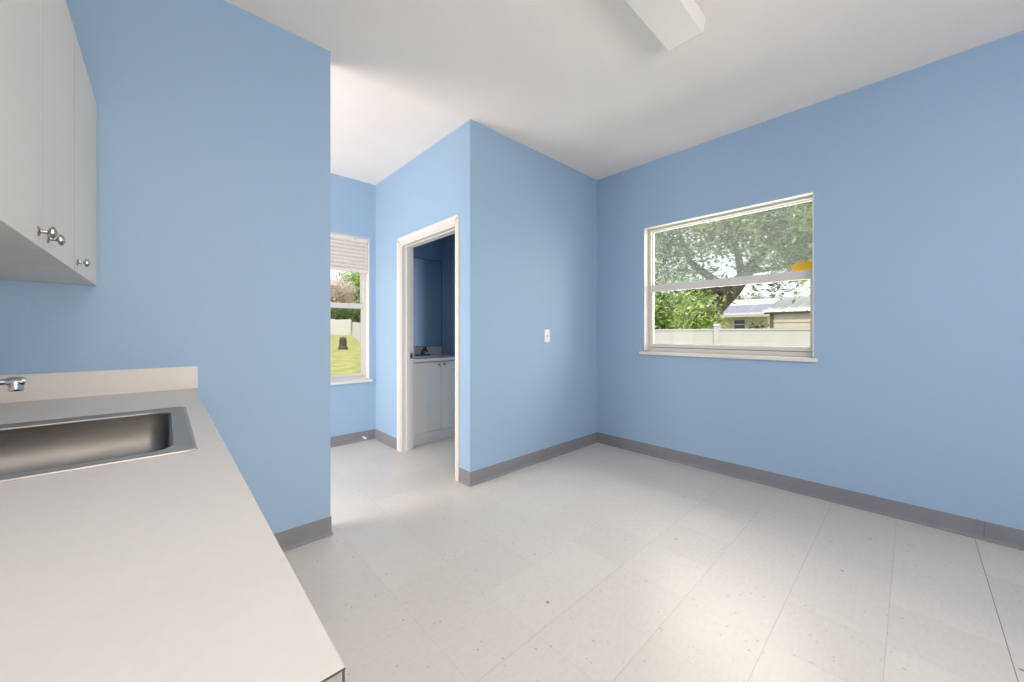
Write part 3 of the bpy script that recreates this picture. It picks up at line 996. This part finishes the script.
# neighbour's house
hs = thing('neighbour_house', (27, 10, gz(0, 8)), 'low cream house with a white eave beyond the bush and fence', 'house')
HXF, hy0_, hy1_ = 26.0, 5.8, 19.0
EZ = 2.18
zg = gz(0, 5.8) - 0.1
w0, w1, wz0, wz1 = 6.98, 7.55, 1.0, 1.93
m = MB().box(HXF, HXF + 0.2, hy0_, w0, zg, EZ).box(HXF, HXF + 0.2, w1, hy1_, zg, EZ).box(HXF, HXF + 0.2, w0, w1, zg, wz0).box(HXF, HXF + 0.2, w0, w1, wz1, EZ)
m.box(HXF + 0.2, HXF + 7, hy0_, hy0_ + 0.2, zg, EZ).box(HXF + 0.2, HXF + 7, hy1_ - 0.2, hy1_, zg, EZ).box(HXF + 6.8, HXF + 7, hy0_ + 0.2, hy1_ - 0.2, zg, EZ)
m.build('house_wall', M['stucco'], hs)
wf = MB().box(HXF - 0.03, HXF + 0.05, w0 - 0.2, w0, wz0 - 0.05, wz1 + 0.06).box(HXF - 0.03, HXF + 0.05, w1, w1 + 0.1, wz0 - 0.05, wz1 + 0.06).box(HXF - 0.03, HXF + 0.05, w0, w1, wz1, wz1 + 0.06).box(HXF - 0.03, HXF + 0.05, w0, w1, 1.62, 1.68).build('window', M['fence'], hs)
MB().box(HXF + 0.06, HXF + 0.08, w0, w1, wz0, wz1).build('pane', M['pane_dark'], wf)
MB().box(HXF - 0.5, HXF - 0.42, hy0_ - 0.3, hy1_ + 0.3, EZ - 0.09, EZ + 0.06).build('fascia', M['fence'], hs)
RS = 0.30
roof = [(HXF - 0.42, EZ), (HXF - 0.42, EZ + 0.08), (HXF + 3.5, EZ + 0.08 + 3.92 * RS), (HXF + 7.4, EZ + 0.08), (HXF + 7.4, EZ)]
MB().prism(roof, lambda u, v, t: (u, t, v), hy0_ - 0.3, hy1_ + 0.3).build('roof', M['shingle'], hs)
# three solar panels
for k in range(3):
    ya = 5.75 + k * 1.06
    o_ = thing('solar_panel', (HXF + 0.6, ya + 0.5, EZ + 0.4), ['dark violet solar panel on the house roof, nearest the shed', 'dark violet solar panel on the house roof, middle of three', 'dark violet solar panel on the house roof, nearest the oak trunk'][k], 'solar panel', 'solar panels on the house roof')
    f_ = lambda u, v, t: (HXF - 0.2 + u, t, EZ + 0.13 + u * RS + v)
    MB().prism([(0, 0.02), (1.9, 0.02), (1.9, 0.07), (0, 0.07)], f_, ya, ya + 1.02).build('glass_face', M['solar'], o_)
    MB().prism([(-0.03, 0.0), (1.93, 0.0), (1.93, 0.06), (-0.03, 0.06)], f_, ya - 0.015, ya + 1.035).build('panel_frame', M['vinyl'], o_)

# shed
sh_ = thing('garden_shed', (17, 1, gz(0, 1)), 'beige shed with horizontal siding and a white ribbed metal roof', 'shed')
SXF, sy1 = 16.0, 3.50
sz = 1.86
zg = gz(0, 0) - 0.05
m = MB()
k = 0
z = zg
while z < sz:
    zt = min(z + 0.2, sz)
    m.prism([(SXF, z), (SXF - 0.03, z), (SXF - 0.004, zt), (SXF, zt)], lambda u, v, t: (u, t, v), -1.5, sy1 - 0.12)
    z += 0.2
m.box(SXF, SXF + 3, -1.5, sy1 - 0.12, zg, sz)
m.build('siding', M['siding'], sh_)
MB().box(SXF - 0.04, SXF + 0.06, sy1 - 0.12, sy1, zg, sz).build('corner_trim', M['bark'], sh_)
m = MB()
prof = []
ya, yb = -1.7, sy1 + 0.15
y = ya
while y < yb - 0.01:
    prof += [(y, 0.0), (y + 0.24, 0.0), (y + 0.26, 0.035), (y + 0.30, 0.035), (y + 0.32, 0.0)]
    y += 0.32
top = [(u, v + 0.02) for u, v in prof]
prof = prof + [(u, v - 0.012) for u, v in prof[::-1]]
m.prism(prof, lambda u, v, t: (SXF - 0.15 + t * 3.4, u, sz + 0.03 + v + t * 0.75), 0, 1)
m.build('metal_roof', M['metal_roof'], sh_)
MB().box(SXF - 0.15, SXF - 0.11, ya, yb, sz - 0.04, sz + 0.02).build('eave_trim', M['dark_metal'], sh_)

# dark shrub by the house wall
x, y = at(757, 20.5)
ps = thing('dark_shrub', (x, y, gz(x, y)), 'dark spiky shrub between the house window and the shed', 'shrub')
m = MB().tube([(x, y, gz(x, y) - 0.02), (x, y, 0.9)], [0.06, 0.04], 8)
m.build('stem', M['bark'], ps)
foliage('foliage', [(x, y, 1.25, 0.42, 0.42, 0.35), (x, y, 0.9, 0.5, 0.5, 0.4)], 900, 0.09, M['dark_leaf'], ps, 9)


def tree(name, px, t, trunk_h, blobs, n, size, mt, label, group, seed):
    x, y = at(px, t)
    z = gz(x, y)
    o = thing(name, (x, y, z), label, 'tree' if 'tree' in name else 'hedge', group)
    MB().tube([(x, y, z - 0.05), (x + 0.1, y, z + trunk_h * 0.6), (x, y + 0.1, z + trunk_h)], [0.22, 0.16, 0.1], 8).build('trunk', M['bark'], o, smooth=True)
    foliage('foliage', [(at(a, t + dt)[0], at(a, t + dt)[1], zat(b, t + dt), r, r, rz) for a, b, dt, r, rz in blobs], n, size, mt, o, seed)
    return o


# distant trees over the roofs
tree('far_tree', 742, 60, 4.0, [(735, 304, 0, 2.4, 1.1), (748, 302, 1, 2.2, 1.3), (760, 303, 0, 2.0, 1.1), (725, 306, 0, 2.0, 1.0)], 3500, 0.16, M['far_leaf'], 'distant green treetop showing just above the solar panels', None, 21)
tree('far_tree', 790, 64, 4.0, [(775, 303, 0, 2.2, 1.3), (790, 304, 0, 2.4, 1.2), (808, 303, 0, 2.4, 1.3)], 3000, 0.16, M['far_leaf'], 'distant green treetop behind the shed roof', None, 22)
# trees beyond the hall window
tree('flowering_tree', 338, 46, 3.5, [(333, 292, 0, 1.5, 1.3), (342, 289, 1, 1.2, 1.0), (326, 300, 0, 2.0, 1.2), (340, 300, 2, 1.3, 0.8)], 9000, 0.17, M['pink_leaf'], 'pinkish flowering tree behind the white fence, at the left of the hall window', None, 23)
tree('green_tree', 352, 52, 4.0, [(350, 282, 0, 1.9, 1.6), (360, 286, 0, 2.0, 1.9), (368, 292, 0, 2.2, 2.0), (356, 300, 0, 2.0, 1.4)], 9000, 0.17, M['bush_leaf'], 'bright green tree behind the white fence, at the right of the hall window', None, 24)
x0_, y0_ = at(340, 42)
hd = thing('clipped_hedge', (x0_, y0_, gz(x0_, y0_)), 'dark green hedge just behind the white boundary fence', 'hedge')
m = MB()
bl = []
for k in range(9):
    p = at(326 + k * 6, 41)
    m.tube([(p[0], p[1], gz(*p) - 0.05), (p[0], p[1], gz(*p) + 1.6)], [0.05, 0.03], 6)
    bl.append((p[0], p[1], zat(317, 41), 0.9, 0.9, 1.0))
m.build('stem', M['bark'], hd)
foliage('foliage', bl, 16000, 0.13, M['far_leaf'], hd, 31)

for o in bpy.data.objects:
    if '_org' in o:
        del o['_org']
